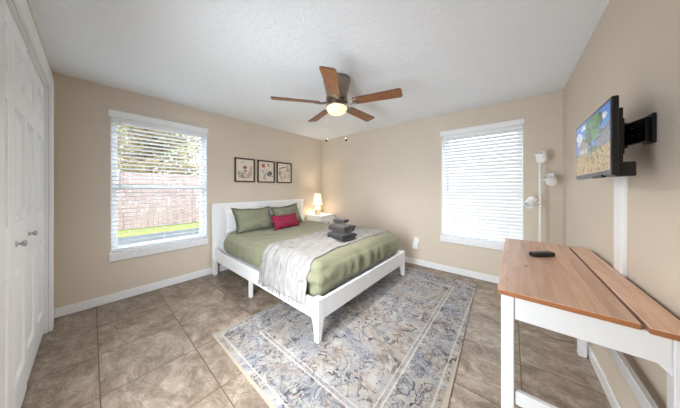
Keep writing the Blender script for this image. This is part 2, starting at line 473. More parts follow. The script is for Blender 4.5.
# ------------------------------------------------------------------ outside
def mk_ground():
    t = NT('patio concrete'); t.col(t.ramp(t.noise(t.pos(), 3, 4).outputs[0], [(.3, rgb(60, 68, 73)), (.7, rgb(76, 82, 86))])); t.set(Roughness=.9); return t.m
M['patio'] = mk_ground()
def mk_grass():
    t = NT('lawn'); t.col(t.ramp(t.noise(t.pos(), 14, 4).outputs[0], [(.3, rgb(92, 108, 44)), (.7, rgb(128, 138, 70))])); t.set(Roughness=1)
    t.bump(t.noise(t.pos(), 90, 2).outputs[0], .6, .03); return t.m
M['grass'] = mk_grass()
b = nb(); box(b, (-5.3, -9, -.3), (-.16, 16, -.15)); struct(obj('patio', b, 'patio'))
b = nb(); box(b, (-.16, L + .16, -.3), (9, 16, -.15)); struct(obj('side_yard', b, 'patio'))
b = nb(); box(b, (-14, -9, -.3), (-5.3, 16, -.135)); struct(obj('lawn', b, 'grass'))
def mk_fence():
    t = NT('weathered pale fence boards'); p = t.pos(); s = t.n('ShaderNodeSeparateXYZ', {0: p})
    k = t.math('FLOOR', t.math('DIVIDE', s.outputs[1], .15)); w_ = t.n('ShaderNodeTexWhiteNoise', {1: k}, noise_dimensions='1D')
    m = t.n('ShaderNodeMapping', {'Vector': p, 'Scale': (4, 14, 1.5)}).outputs[0]
    g = t.noise(m, 2, 4).outputs[0]
    c = t.ramp(g, [(.3, rgb(118, 101, 100)), (.7, rgb(152, 138, 136))])
    c = t.mix(t.math('MULTIPLY', w_.outputs[0], .4), c, rgb(100, 78, 76)); t.col(c); t.set(Roughness=.9); return t.m
M['fence'] = mk_fence()
fx = -6.6
fen = thing('wooden_fence', (fx, 2.0, -.135), 'pale weathered board fence seen through the open blind', 'fence')
bm = nb(); rnd = random.Random(5); y = -4.0
while y < 9:
    h_ = 1.84 + rnd.uniform(-.015, .015); box(bm, (fx, y, -.12), (fx + .018, y + .138, h_), .003); y += .15
obj('board_panel', bm, 'fence', fen)
bm = nb()
for z in (.2, .95, 1.6): box(bm, (fx - .04, -4, z), (fx, 9, z + .085), .003)
obj('rail', bm, 'fence', fen)
for y in (-3.5, -1.1, 1.3, 3.7, 6.1, 8.5):
    bm = nb(); box(bm, (fx - .13, y, -.3), (fx - .04, y + .09, 1.8), .004); obj('post', bm, 'fence', fen)

def mk_leaf(name, a, c):
    t = NT(name); nz = t.noise(t.pos(), 3, 3).outputs[0]
    t.col(t.ramp(nz, [(.35, a), (.65, c)])); t.set(Roughness=.6)
    tr = t.n('ShaderNodeBsdfTranslucent', {'Color': (*[min(1, x * 1.6) for x in c], 1)})
    mx = t.n('ShaderNodeMixShader', {0: .3, 1: t.b.outputs[0], 2: tr.outputs[0]}); t.t.links.new(mx.outputs[0], t.out.inputs[0]); return t.m
M['leaf_g'] = mk_leaf('bright green leaves', rgb(150, 168, 74), rgb(206, 216, 130))
M['leaf_d'] = mk_leaf('dark bronze green leaves', rgb(92, 80, 62), rgb(150, 134, 100))
M['leaf_m'] = mk_leaf('mid green leaves', rgb(118, 126, 76), rgb(180, 182, 126))
M['bark'] = plain('bark', rgb(96, 80, 66), .9, var=.2, vscale=10)
def tree(name, loc, rx, ry, rz, zc, mat, n, seed, label, leaf=.17):
    rnd = random.Random(seed)
    root = thing(name, loc, label, 'tree', None)
    X, Y, Z0 = loc
    bm = nb()
    tube(bm, [(X, Y, Z0), (X + .05, Y + .03, (Z0 + zc) / 2), (X, Y - .05, zc)], [.11, .08, .05], 8)
    for k in range(5):
        a = k * 1.26 + rnd.random(); tube(bm, [(X, Y, zc - rz * .5), (X + math.cos(a) * rx * .6, Y + math.sin(a) * ry * .6, zc + rnd.uniform(-.2, .5) * rz)], [.05, .015], 6)
    obj('trunk', bm, 'bark', root, 60)
    bm = nb()
    clumps = [(Vector((rnd.gauss(0, .5), rnd.gauss(0, .5), rnd.gauss(0, .5))), rnd.uniform(.25, .5)) for _ in range(44)]
    for i in range(n):
        c_, r_ = rnd.choice(clumps)
        d = Vector((rnd.gauss(0, 1), rnd.gauss(0, 1), rnd.gauss(0, 1))); d.normalize()
        p = c_ + d * r_ * rnd.random() ** .4
        p = Vector((X + p.x * rx, Y + p.y * ry, zc + p.z * rz))
        if p.z < Z0 + .15: continue
        s = leaf * rnd.uniform(.6, 1.2)
        q = Euler((rnd.uniform(-1, 1) * 1.4, rnd.uniform(-1, 1) * 1.4, rnd.uniform(0, 6.28))).to_matrix()
        vs = [p + q @ Vector(v) * s for v in ((-.5, 0, 0), (0, -.28, .06), (.5, 0, 0), (0, .28, .06))]
        bm.faces.new([bm.verts.new(v) for v in vs])
    obj('foliage', bm, mat, root)
    return root
GZ = -.14
tree('bushy_tree', (-9.6, -2.0, GZ), 1.3, 1.7, 2.2, 3.5, 'leaf_g', 6500, 1, 'bright green leafy tree behind the fence by the closet side')
tree('bushy_tree', (-9.4, 2.0, GZ), 1.2, 1.8, 2.0, 3.3, 'leaf_d', 9000, 2, 'dark bronze green tree rising in the middle above the fence')
tree('bushy_tree', (-9.6, 6.0, GZ), 1.3, 1.7, 2.0, 3.4, 'leaf_m', 7000, 3, 'mid green tree above the fence nearest the bed end')
tree('tall_tree', (-15.5, 2.5, GZ), 1.8, 6.0, 3.3, 5.0, 'leaf_m', 9000, 4, 'taller pale green tree standing behind the other fence trees', .24)
hedge = thing('hedge', (-7.2, 2.5, GZ), 'dense clipped dark hedge right behind the pale fence', 'hedge')
bm = nb(); rnd = random.Random(31)
for i in range(9000):
    p = Vector((-7.2 + rnd.uniform(-.35, .35), rnd.uniform(-4, 9), GZ + 2.5 * rnd.random() ** .6)); p.z += .18 * noise.noise(Vector((p.y * 1.3, 0, 3)))
    q = Euler((rnd.uniform(-1.4, 1.4), rnd.uniform(-1.4, 1.4), rnd.uniform(0, 6.28))).to_matrix(); sz = rnd.uniform(.11, .2)
    bm.faces.new([bm.verts.new(p + q @ Vector(v) * sz) for v in ((-.5, 0, 0), (0, -.28, .06), (.5, 0, 0), (0, .28, .06))])
obj('foliage', bm, 'leaf_d', hedge)
for y in (-3, -1, 1, 3, 5, 7):
    bm = nb(); tube(bm, [(-7.2, y, GZ), (-7.18, y + .05, 1.2), (-7.22, y - .04, 2.2)], [.04, .03, .015], 7); obj('trunk', bm, 'bark', hedge)
# blue grey bin by the fence
binr = thing('wheeled_bin', (-5.9, 4.15, -.135), 'blue grey wheeled bin standing on grass by the fence', 'bin')
bm = nb(); box(bm, (-6.15, 3.9, -.08), (-5.65, 4.4, .78), .03, 2); obj('body', bm, plain('blue grey plastic', rgb(86, 98, 120), .5), binr)
bm = nb(); box(bm, (-6.18, 3.87, .78), (-5.62, 4.43, .86), .03, 2); obj('lid', bm, plain('dark blue grey plastic', rgb(70, 82, 104), .5), binr)
for yy in (3.96, 4.3):
    bm = nb(); lathe(bm, [(0, -.02), (.09, -.02), (.1, 0), (.09, .02), (0, .02)], seg=18, mtx=Matrix.Translation((-6.12, yy, -.04)) @ Matrix.Rotation(R(90), 4, 'X')); obj('wheel', bm, 'black', binr)

# ------------------------------------------------------------------ rug
def mk_rug():
    t = NT('faded oriental rug'); o = t.obj(); s = t.n('ShaderNodeSeparateXYZ', {0: o})
    u, v = s.outputs[0], s.outputs[1]; U, V = 1.70, 2.61
    d = t.math('MINIMUM', t.math('MINIMUM', u, t.math('SUBTRACT', U, u)), t.math('MINIMUM', v, t.math('SUBTRACT', V, v)))
    n1 = t.noise(o, 3.2, 4, .6, .6).outputs[0]; n2 = t.noise(o, 9, 5, .7, 1.0).outputs[0]; n3 = t.noise(o, 28, 4, .7).outputs[0]
    warp = t.n('ShaderNodeVectorMath', {0: o, 1: t.n('ShaderNodeVectorMath', {0: t.noise(o, 7, 3).outputs[1], 3: .16}, operation='SCALE').outputs[0]}, operation='ADD').outputs[0]
    base = t.ramp(n1, [(.3, rgb(138, 123, 110)), (.45, rgb(162, 155, 148)), (.58, rgb(154, 154, 158)), (.72, rgb(118, 125, 137))])
    base = t.mix(t.ramp(n2, [(.5, (0, 0, 0)), (.62, (1, 1, 1))]), base, rgb(176, 171, 167))
    rust = t.math('MULTIPLY', t.ramp(t.noise(warp, 11, 4, .6, 1.5).outputs[0], [(.58, (0, 0, 0)), (.64, (1, 1, 1))]), .6)
    base = t.mix(rust, base, rgb(122, 80, 60))
    # scrolling line work: contour lines of warped noise, worn away in patches
    def contour(vec, sc, k, w, det=2.0):
        nz = t.noise(vec, sc, det, .55, .9).outputs[0]
        fr = t.math('FRACT', t.math('MULTIPLY', nz, k))
        return t.ramp(t.math('ABSOLUTE', t.math('SUBTRACT', fr, .5)), [(w, (1, 1, 1)), (w * 2.2, (0, 0, 0))])
    wear = t.ramp(t.noise(o, 5.5, 5, .7).outputs[0], [(.42, (0, 0, 0)), (.56, (1, 1, 1))])
    e1 = t.math('MULTIPLY', contour(warp, 5.5, 6.0, .055), wear)
    wear2 = t.ramp(t.noise(o, 8, 5, .75, .5).outputs[0], [(.45, (0, 0, 0)), (.58, (1, 1, 1))])
    e2 = t.math('MULTIPLY', contour(warp, 12, 5.0, .09), wear2)
    base = t.mix(t.math('MULTIPLY', e1, .95), base, rgb(46, 46, 58))
    base = t.mix(t.math('MULTIPLY', e2, .8), base, rgb(66, 68, 82))
    # medallion rings in the field
    mu = t.math('DIVIDE', t.math('SUBTRACT', u, U / 2), .55); mv = t.math('DIVIDE', t.math('SUBTRACT', v, V / 2), .85)
    rr = t.math('SQRT', t.math('ADD', t.math('MULTIPLY', mu, mu), t.math('MULTIPLY', mv, mv)))
    rr = t.math('ADD', rr, t.math('MULTIPLY', t.math('SUBTRACT', n2, .5), .35))
    for r0, amt in ((.35, .4), (.62, .45), (.95, .5)):
        k = t.ramp(t.math('ABSOLUTE', t.math('SUBTRACT', rr, r0)), [(.012, (1, 1, 1)), (.05, (0, 0, 0))])
        base = t.mix(t.math('MULTIPLY', t.math('MULTIPLY', k, wear2), amt), base, rgb(92, 98, 118))
    # border: darker blue ground and guard stripes
    def band(a, c):
        return t.math('MULTIPLY', t.math('GREATER_THAN', d, a), t.math('LESS_THAN', d, c))
    motif = t.ramp(t.noise(warp, 15, 5, .65, 2.0).outputs[0], [(.5, (0, 0, 0)), (.57, (1, 1, 1))])
    base = t.mix(t.math('MULTIPLY', t.math('MULTIPLY', band(.07, .27), motif), .55), base, rgb(94, 100, 114))
    for a, c in ((.05, .06), (.275, .287), (.31, .318)):
        base = t.mix(t.math('MULTIPLY', band(a, c), .6), base, rgb(200, 194, 185))
    base = t.mix(t.math('MULTIPLY', band(.287, .31), .35), base, rgb(140, 140, 150))
    base = t.mix(t.math('LESS_THAN', d, .013), base, rgb(176, 163, 146))
    base = t.mix(t.math('MULTIPLY', t.ramp(n3, [(.4, (0, 0, 0)), (.7, (1, 1, 1))]), .15), base, rgb(172, 167, 163))
    t.col(base); t.set(Roughness=.95)
    t.bump(t.noise(o, 400, 2).outputs[0], .3, .003); return t.m
M['rug'] = mk_rug()
b = nb()
b2 = bmesh.new()
rq = [(0, 0), (1.745, -.01), (1.635, 2.61), (0.0, 2.60)]
lo = [b2.verts.new((x, y, .001)) for x, y in rq]; hi = [b2.verts.new((x, y, .010)) for x, y in rq]
b2.faces.new(lo[::-1]); b2.faces.new(hi)
for k in range(4): b2.faces.new([lo[k], lo[(k + 1) % 4], hi[(k + 1) % 4], hi[k]])
add(b, b2)
rug = obj('area_rug', b, 'rug'); rug.location = (1.487, .924, 0)
tag(rug, 'faded grey and blue oriental rug lying under the bed end', 'rug')

# ------------------------------------------------------------------ bed
bed = thing('platform_bed', (1.15, 2.32, 0), 'white wooden platform bed frame with panel headboard', 'bed')
BY0, BY1, BX = 1.43, 3.215, 2.275
bm = nb()
HB0, HB1, HZ = 1.40, 3.15, 1.065
box(bm, (.03, HB0 + .05, .30), (.052, HB1 - .05, HZ - .04), .002)
box(bm, (.026, HB0, HZ - .045), (.072, HB1, HZ), .004)
for y in (HB0, HB1 - .085): box(bm, (.028, y, .0 if 0 else .20), (.064, y + .085, HZ - .045), .004)
box(bm, (.028, HB0 + .085, .20), (.064, HB1 - .085, .42), .003)
obj('headboard', bm, 'bedw', bed)
def prism(bm, poly, axis, a, c, bev=0):
    """extrude a polygon of (p, z) along axis between a and c"""
    t = bmesh.new()
    f = (lambda p, z, w: (p, w, z)) if axis == 'y' else (lambda p, z, w: (w, p, z))
    A = [t.verts.new(f(p, z, a)) for p, z in poly]; B = [t.verts.new(f(p, z, c)) for p, z in poly]
    t.faces.new(A); t.faces.new(B[::-1])
    for k in range(len(poly)): t.faces.new([A[k], B[k], B[(k + 1) % len(poly)], A[(k + 1) % len(poly)]])
    bmesh.ops.recalc_face_normals(t, faces=t.faces)
    if bev: bmesh.ops.bevel(t, geom=t.edges[:], offset=bev, segments=1, affect='EDGES')
    add(bm, t)
for y0 in (BY0, BY1 - .028):
    # side rail flares up into the headboard post and down into the leg
    poly = [(.066, .20), (BX - .10, .20), (BX - .03, .20), (BX - .03, .362), (.30, .362), (.14, .372), (.095, .40), (.066, .46)]
    bm = nb(); prism(bm, poly, 'y', y0 + (.003 if y0 < 2 else -.003), y0 + .028 + (.003 if y0 < 2 else -.003), .003)
    obj('side_rail', bm, 'bedw', bed)
bm = nb(); box(bm, (BX - .03, BY0 + .002, .19), (BX - .002, BY1 - .002, .362), .004); obj('foot_rail', bm, 'bedw', bed)
def corner_leg(sy):
    y = BY0 if sy > 0 else BY1
    t = bmesh.new()
    def sq(w, z): return [t.verts.new((BX - a * w, y + sy * c * w, z)) for a, c in ((0, 0), (1, 0), (1, 1), (0, 1))]
    # tapered foot: outer faces vertical, inner faces run in
    def sq2(w, z, o): return [t.verts.new((BX - o - a * w, y + sy * (o + c * w), z)) for a, c in ((0, 0), (1, 0), (1, 1), (0, 1))]
    rings = [sq2(.042, .0105, .004), sq2(.048, .06, .001), sq2(.066, .17, 0), sq2(.078, .192, 0), sq2(.078, .368, 0)]
    for a, c in zip(rings, rings[1:]):
        for k in range(4): t.faces.new([a[k], a[(k + 1) % 4], c[(k + 1) % 4], c[k]])
    t.faces.new(rings[0][::-1]); t.faces.new(rings[-1]); bmesh.ops.recalc_face_normals(t, faces=t.faces)
    bmesh.ops.bevel(t, geom=t.edges[:], offset=.003, segments=1, affect='EDGES')
    bm = nb(); add(bm, t); return bm
for sy in (1, -1): obj('leg', corner_leg(sy), 'bedw', bed)
for y in (HB0 + .004, HB1 - .06):
    bm = nb(); box(bm, (.03, y, 0), (.105, y + .056, .24), .004); obj('leg', bm, 'bedw', bed)
for y in (BY0 + .005, BY1 - .045, 2.32):
    bm = nb(); box(bm, (1.095, y, 0), (1.135, y + .04, .215), .004); obj('leg', bm, 'bedw', bed)
bm = nb(); box(bm, (.07, BY0 + .03, .215), (BX - .035, BY1 - .03, .245)); obj('slat_base', bm, 'bedw', bed)
for dx in (0, .045):
    bm = nb(); lathe(bm, [(0, .001), (.0045, .001), (.0045, 0)], seg=10, mtx=Matrix.Translation((1.085 + dx, BY0 + .0028, .318)) @ Matrix.Rotation(R(90), 4, 'X'))
    obj('bolt_cap', bm, 'knob', bed)

def rbox(lo, hi, r, n=(30, 30, 10), fn=None, skip_bottom=False):
    """rounded box as a dense grid; fn(p, normal) -> displaced point"""
    t = bmesh.new(); lo, hi = Vector(lo), Vector(hi); c = (lo + hi) / 2; hs = (hi - lo) / 2
    rv = r if isinstance(r, (tuple, list)) else (r, r, r)
    def warp(k): return k
    cache = {}
    def vert(p):
        key = tuple(round(x, 5) for x in p)
        if key in cache: return cache[key]
        q = Vector([p[i] * hs[i] for i in range(3)])
        inn = Vector([max(-(hs[i] - rv[i]), min(hs[i] - rv[i], q[i])) for i in range(3)])
        e = Vector([(q[i] - inn[i]) / rv[i] for i in range(3)])
        m = max(abs(x) for x in e)
        if e.length > 1e-6:
            nrm = e.normalized(); q = inn + Vector([nrm[i] * rv[i] * m for i in range(3)]); 
        nn = Vector([q[i] - inn[i] for i in range(3)])
        nn = nn.normalized() if nn.length > 1e-6 else Vector((0, 0, 1))
        pt = c + q
        if fn: pt = fn(pt, nn)
        v = t.verts.new(pt); cache[key] = v; return v
    def spaced(k, ax):
        # finer near the rounded ends
        f = min(.9, rv[ax] / hs[ax]); m = max(3, k // 4)
        a = [-1 + f * i / m for i in range(m)]; mid = [(-1 + f) + (2 - 2 * f) * i / (k - 2 * m) for i in range(k - 2 * m + 1)]
        return a + mid + [-x for x in a[::-1]]
    G = [spaced(n[i], i) for i in range(3)]
    def face(ax, sgn):
        i, j = [(1, 2), (2, 0), (0, 1)][ax]
        for a in range(len(G[i]) - 1):
            for b_ in range(len(G[j]) - 1):
                vs = []
                for da, db in ((0, 0), (1, 0), (1, 1), (0, 1)):
                    p = [0, 0, 0]; p[ax] = sgn; p[i] = G[i][a + da]; p[j] = G[j][b_ + db]; vs.append(vert(p))
                if len(set(vs)) < 3: continue
                try: f = t.faces.new(vs if sgn > 0 else vs[::-1]); f.smooth = True
                except ValueError: pass
    for ax in range(3):
        face(ax, 1)
        if not (ax == 2 and skip_bottom): face(ax, -1)
    return t
bm = nb(); add(bm, rbox((.085, 1.515, .246), (2.10, 3.13, .548), .06, (16, 16, 10)))
mat_o = obj('mattress', bm, 'white_sheet'); tag(mat_o, 'white mattress mostly covered by the green comforter on the bed', 'mattress')

def duv(p, n):
    x, y, z = p
    k = noise.noise(Vector((x * 2.2, y * 2.2, z * 2.2)) + Vector((3, 1, 7))) * .010
    top = max(0, n.z)
    side = 1 - top
    k += top * (noise.noise(Vector((x * 7 + y * 2, y * 5, 0))) * .006)
    # hanging folds down the sides
    along = x if abs(n.y) > abs(n.x) else y
    k += side * (abs(noise.noise(Vector((along * 8.5, z * 1.4, 5)))) * .085 - .024 + noise.noise(Vector((along * 19, z * 1.6, 1))) * .014)
    k += top * (.5 - abs(noise.noise(Vector((x * 2.2 - y * 1.3, y * 3.0 + x, 11))))) * .022 + top * noise.noise(Vector((x * 9 - y * 4, y * 4 + x * 3, 2))) * .008
    # tucked down inside the rails, puffing out above them
    if side > .3:
        f = min(1, max(0, (z - .35) / .07)); k = k * f - .002 * (1 - f) + .016 * math.sin(min(1, max(0, (z - .38) / .24)) * math.pi)
    q = p + n * k
    # pinched fold at the near foot corner
    dx, dy = x - 2.16, y - 1.52
    dd = math.sqrt(dx * dx + dy * dy)
    if dd < .2 and side > .3:
        q += n * .026 * math.cos(dd / .2 * math.pi / 2) * math.sin(z * 42 + 9 * dx)
    return q
DV_LO, DV_HI, DV_R = (.20, 1.476, .30), (2.215, 3.170, .630), (.11, .12, .15)
bm = nb(); add(bm, rbox(DV_LO, DV_HI, DV_R, (90, 80, 26), duv, True))
cf = obj('comforter', bm, 'green'); tag(cf, 'sage green comforter spread over the mattress on the bed', 'comforter')

# throw blanket laid across the foot of the bed
def throw_mesh():
    """cloth strip that follows the comforter's own surface a few millimetres above it"""
    bm = nb(); NU = 64
    y0, y1, zt, r, zh = DV_LO[1], DV_HI[1], DV_HI[2], .12, .285
    path = []                                   # (y, z, ny, nz)
    nh = 20
    for i in range(nh): path.append((y0, zh + (zt - r - zh) * i / nh, -1, 0))
    for i in range(15):
        a = math.pi / 2 * i / 14; path.append((y0 + r - r * math.cos(a), zt - r + r * math.sin(a), -math.cos(a), math.sin(a)))
    for i in range(1, 70): path.append((y0 + r + (y1 - y0 - 2 * r) * i / 70, zt, 0, 1))
    for i in range(15):
        a = math.pi / 2 * i / 14; path.append((y1 - r + r * math.sin(a), zt - r + r * math.cos(a), math.sin(a), math.cos(a)))
    rows = []; tot = len(path)
    for i, (y, z, ny, nz) in enumerate(path):
        s = i / (tot - 1)
        xa = 1.335 + .036 * math.sin(s * 5) - .07 * s + (.03 if s < .2 else .03 * max(0, 1 - (s - .2) / .1))
        xb = 2.135 - .11 * min(1, s * 1.9) + .02 * math.sin(s * 7) + max(0, s - .55) * .10
        row = []
        for j in range(NU + 1):
            x = xa + (xb - xa) * j / NU
            p, n = Vector((x, y, z)), Vector((0, ny, nz))
            q = duv(p, n)
            fold = abs(noise.noise(Vector((x * 13 + y * 2, y * 1.2, 2)))) * .034 + (.5 - abs(noise.noise(Vector((x * 9 + y * 3, y * .9, 9))))) ** 2 * .09 + abs(noise.noise(Vector((x * 24 + y * 6, y * 3, 5)))) * .006
            fold *= min(1, .12 + min(j, NU - j) / 7)
            hang = 1 if nz < .05 else 0
            q += n * (.006 + fold * (.9 if hang else .7))
            if z < .48 and nz < .9:
                lim = 1.424 - fold * .6 + max(0, z - .385) * .25
                q.y = min(q.y, lim)
            if i == 0: q.z += noise.noise(Vector((x * 5, 0, 4))) * .012
            row.append(bm.verts.new(q))
        rows.append(row)
    for a, c in zip(rows, rows[1:]):
        for k in range(NU):
            f = bm.faces.new([a[k], a[k + 1], c[k + 1], c[k]]); f.smooth = True
    bmesh.ops.recalc_face_normals(bm, faces=bm.faces)
    return bm, rows
bm, _ = throw_mesh()
th = obj('throw_blanket', bm, 'throw'); tag(th, 'white crinkled throw blanket laid across the foot of the bed', 'blanket')
sm = th.modifiers.new('thick', 'SOLIDIFY'); sm.thickness = .006; sm.offset = 0
# fringe: fine yarn strands along the hanging hem, part of the throw
bm = nb(); rnd = random.Random(8)
for i in range(95):
    x = 1.372 + i * .0079 + rnd.uniform(-.003, .003); ln = rnd.uniform(.03, .055)
    yb = 1.413 + rnd.uniform(-.006, .008)
    tube(bm, [(x, yb + .002, .292), (x + rnd.uniform(-.006, .006), yb - .004, .292 - ln * .5), (x + rnd.uniform(-.01, .01), yb - .004, .292 - ln)], .0018, 4)
fr = obj('fringe', bm, 'throw', th)
fr['kind'] = 'stuff'

# pillows
def pillow_bm(w, h, t, n=26, seed=0, flange=0, pinch=.11, crease=.02):
    bm = nb(); V = {}
    for sgn in (1, -1):
        for i in range(n + 1):
            for j in range(n + 1):
                u, v = -1 + 2 * i / n, -1 + 2 * j / n
                edge = i in (0, n) or j in (0, n)
                if edge and sgn < 0: V[sgn, i, j] = V[1, i, j]; continue
                x = w / 2 * u * (1 - pinch * (1 - v * v) * abs(u)); y = h / 2 * v * (1 - pinch * (1 - u * u) * abs(v)) - .05 * h * (1 - u * u) * max(0, v) + .012 * noise.noise(Vector((u * 2.1 + seed * 3, v * 1.5, 8))) * max(0, v)
                z = t / 2 * (max(0, (1 - u ** 4) * (1 - v ** 4))) ** .55 * (1 - .18 * abs(v) * 0) * sgn
                z += 0 if edge else sgn * crease * noise.noise(Vector((u * 2.6 + seed, v * 2.6, sgn * 3)))
                z += 0 if edge else sgn * crease * .5 * noise.noise(Vector((u * 7 + seed, v * 5, sgn * 5)))
                V[sgn, i, j] = bm.verts.new((x, y, z))
    for sgn in (1, -1):
        for i in range(n):
            for j in range(n):
                vs = [V[sgn, i, j], V[sgn, i + 1, j], V[sgn, i + 1, j + 1], V[sgn, i, j + 1]]
                f = bm.faces.new(vs if sgn > 0 else vs[::-1]); f.smooth = True
    return bm
def seat_pillow(bm, base, lean, yaw, roll=0):
    """local x -> along the headboard, y -> up, z -> towards the foot; base = point under the bottom edge"""
    h = max(v.co.y for v in bm.verts)
    m = Matrix.Translation(base) @ Matrix.Rotation(yaw, 4, 'Z') @ Matrix.Rotation(-lean, 4, 'Y') @ Matrix(((0, 0, 1, 0), (1, 0, 0, 0), (0, 1, 0, 0), (0, 0, 0, 1))) @ Matrix.Rotation(roll, 4, 'Z') @ Matrix.Translation((0, h, 0))
    bm.transform(m); return bm
def flange_bm(w, h, f, pinch, n=26, seed=0):
    bm = nb(); rings = []
    for k in (0, 1, 2):
        r = []
        for side in range(4):
            for i in range(n):
                s = -1 + 2 * i / n
                u, v = [(s, -1), (1, s), (-s, 1), (-1, -s)][side]
                x = w / 2 * u * (1 - pinch * (1 - v * v) * abs(u)); y = h / 2 * v * (1 - pinch * (1 - u * u) * abs(v)) - .05 * h * (1 - u * u) * max(0, v) + .012 * noise.noise(Vector((u * 2.1 + seed * 3, v * 1.5, 8))) * max(0, v)
                g = f * k / 2
                ex = g if u >= .999 else (-g if u <= -.999 else g * u); ey = g if v >= .999 else (-g if v <= -.999 else g * v)
                r.append(bm.verts.new((x + ex, y + ey, k * .004 * noise.noise(Vector((u * 4, v * 4, 3))))))
        rings.append(r)
    N = len(rings[0])
    for a, c in zip(rings, rings[1:]):
        for k in range(N): bm.faces.new([a[k], a[(k + 1) % N], c[(k + 1) % N], c[k]]).smooth = True
    bmesh.ops.solidify(bm, geom=bm.faces[:], thickness=.005)
    return bm
def pillow(name, w, h, t, base, lean, yaw, roll, mat, label, cat, seed, group=None, flange=0, fmat=None, fname='flange'):
    root = thing(name, base, label, cat, group)
    pb = pillow_bm(w, h, t, seed=seed); hmax = max(v.co.y for v in pb.verts)
    bm = seat_pillow(pb, base, lean, yaw, roll); obj('pillow_body', bm, mat, root)
    if flange:
        bm = flange_bm(w, h, flange, .11, seed=seed)
        hh = hmax
        m = Matrix.Translation(base) @ Matrix.Rotation(yaw, 4, 'Z') @ Matrix.Rotation(-lean, 4, 'Y') @ Matrix(((0, 0, 1, 0), (1, 0, 0, 0), (0, 1, 0, 0), (0, 0, 0, 1))) @ Matrix.Rotation(roll, 4, 'Z') @ Matrix.Translation((0, hh, 0))
        bm.transform(m); obj(fname, bm, fmat or mat, root)
    return root
pillow('bed_pillow', .60, .40, .15, Vector((.20, 1.83, .600)), R(14), 0, 0, 'white_sheet', 'white pillow against the headboard behind a green sham', 'pillow', 4)
pillow('pillow_sham', .61, .37, .20, Vector((.47, 1.885, .634)), R(26), R(5), R(-2), 'green2', 'sage green pillow sham nearest the fence window', 'pillow', 1, None, .03)
pillow('pillow_sham', .60, .36, .19, Vector((.42, 2.56, .634)), R(24), R(7), R(4), 'green2', 'sage green pillow sham leaning on the lamp side of the headboard', 'pillow', 2, None, .03)
pillow('lumbar_cushion', .56, .235, .13, Vector((.655, 2.32, .638)), R(24), R(9), R(0), 'red', 'small raspberry red lumbar cushion in front of the green shams', 'cushion', 3, None, .008, 'redtrim', 'piping')

# towels: flat folded rolls, ends facing the foot of the bed
def towel(name, cx, cy, z0, w, h, ln, yaw, turns, mat, label, seed):
    rnd = random.Random(seed); bm = nb()
    N = int(turns * 40); pts_o, pts_i = [], []
    thick = h / (2 * turns + 1.2)
    def P(k, off):
        a = k / 40 * 2 * math.pi; tn = k / 40
        f = (h / 2 - off) - tn * thick * .98
        f = max(f, .004); rz = f; ry = (w / 2 - h / 2) + f
        ry = max(ry - tn * .01, .012)
        c_, s_ = math.cos(a), math.sin(a)
        e = .55
        return (ry * math.copysign(abs(c_) ** e, c_), rz * math.copysign(abs(s_) ** e, s_))
    rows = []
    NX = 14
    for ix in range(NX + 1):
        fx_ = ix / NX; x = -ln / 2 + ln * fx_
        ro, ri = [], []
        for k in range(N + 1):
            yo, zo = P(k, 0); yi, zi = P(k, thick * .72)
            dn = noise.noise(Vector((x * 9 + seed, yo * 14, zo * 14))) * .006
            bul = .0 if 0 < ix < NX else .004
            sc = 1 + dn * 6
            ro.append(bm.verts.new((x + rnd.uniform(-.001, .001), yo * sc, zo * sc))); ri.append(bm.verts.new((x, yi * sc, zi * sc)))
        rows.append((ro, ri))
    for (a, b_), (c_, d_) in zip(rows, rows[1:]):
        for k in range(N):
            bm.faces.new([a[k], a[k + 1], c_[k + 1], c_[k]]).smooth = True
            bm.faces.new([b_[k], d_[k], d_[k + 1], b_[k + 1]]).smooth = True
        bm.faces.new([a[0], c_[0], d_[0], b_[0]]); bm.faces.new([a[N], b_[N], d_[N], c_[N]])
    for (a, b_) in (rows[0], rows[-1]):
        for k in range(N): bm.faces.new([a[k], b_[k], b_[k + 1], a[k + 1]])
    bmesh.ops.recalc_face_normals(bm, faces=bm.faces)
    zmin = min(v.co.z for v in bm.verts)
    bm.transform(Matrix.Translation((0, 0, -zmin)))
    bm.transform(Matrix.Rotation(yaw, 4, 'Z'))
    o = obj(name, bm, mat); o.location = (cx, cy, z0); tag(o, label, 'towel'); return o
towel('folded_towel', 1.835, 2.27, .652, .26, .10, .29, R(-8), 2.2, 'towel_a', 'charcoal folded towel at the bottom of the stack on the bed', 1)
towel('folded_towel', 1.825, 2.285, .750, .235, .096, .28, R(-4), 2.2, 'towel_b', 'taupe grey folded towel in the middle of the stack', 2)
towel('folded_towel', 1.76, 2.35, .844, .15, .05, .17, R(8), 1.5, 'towel_c', 'small brownish hand towel on top of the towel stack', 3)

# ------------------------------------------------------------------ pictures
def ell(bm, y, z, ry, rz, ang, mat, x, n=10):
    c_, s_ = math.cos(ang), math.sin(ang)
    f = bm.faces.new([bm.verts.new((x, y + ry * math.cos(t) * c_ - rz * math.sin(t) * s_, z + ry * math.cos(t) * s_ + rz * math.sin(t) * c_)) for t in [2 * math.pi * k / n for k in range(n)]])
    f.material_index = mat
INK = ['paper', 'ink_rust', 'ink_olive', 'ink_sage', 'ink_lav', 'ink_teal', 'ink_coral', 'ink_brown', 'ink_gold', 'ink_navy', 'ink_pinky']
I = {k: i for i, k in enumerate(['paper', 'rust', 'olive', 'sage', 'lav', 'teal', 'coral', 'brown', 'gold', 'navy', 'pinky'])}
def stem(bm, p, q, w, mat, x):
    d = Vector((q[0] - p[0], q[1] - p[1])); n_ = Vector((-d.y, d.x)).normalized() * w
    f = bm.faces.new([bm.verts.new((x, a, c)) for a, c in ((p[0] - n_.x, p[1] - n_.y), (q[0] - n_.x, q[1] - n_.y), (q[0] + n_.x, q[1] + n_.y), (p[0] + n_.x, p[1] + n_.y))]); f.material_index = mat
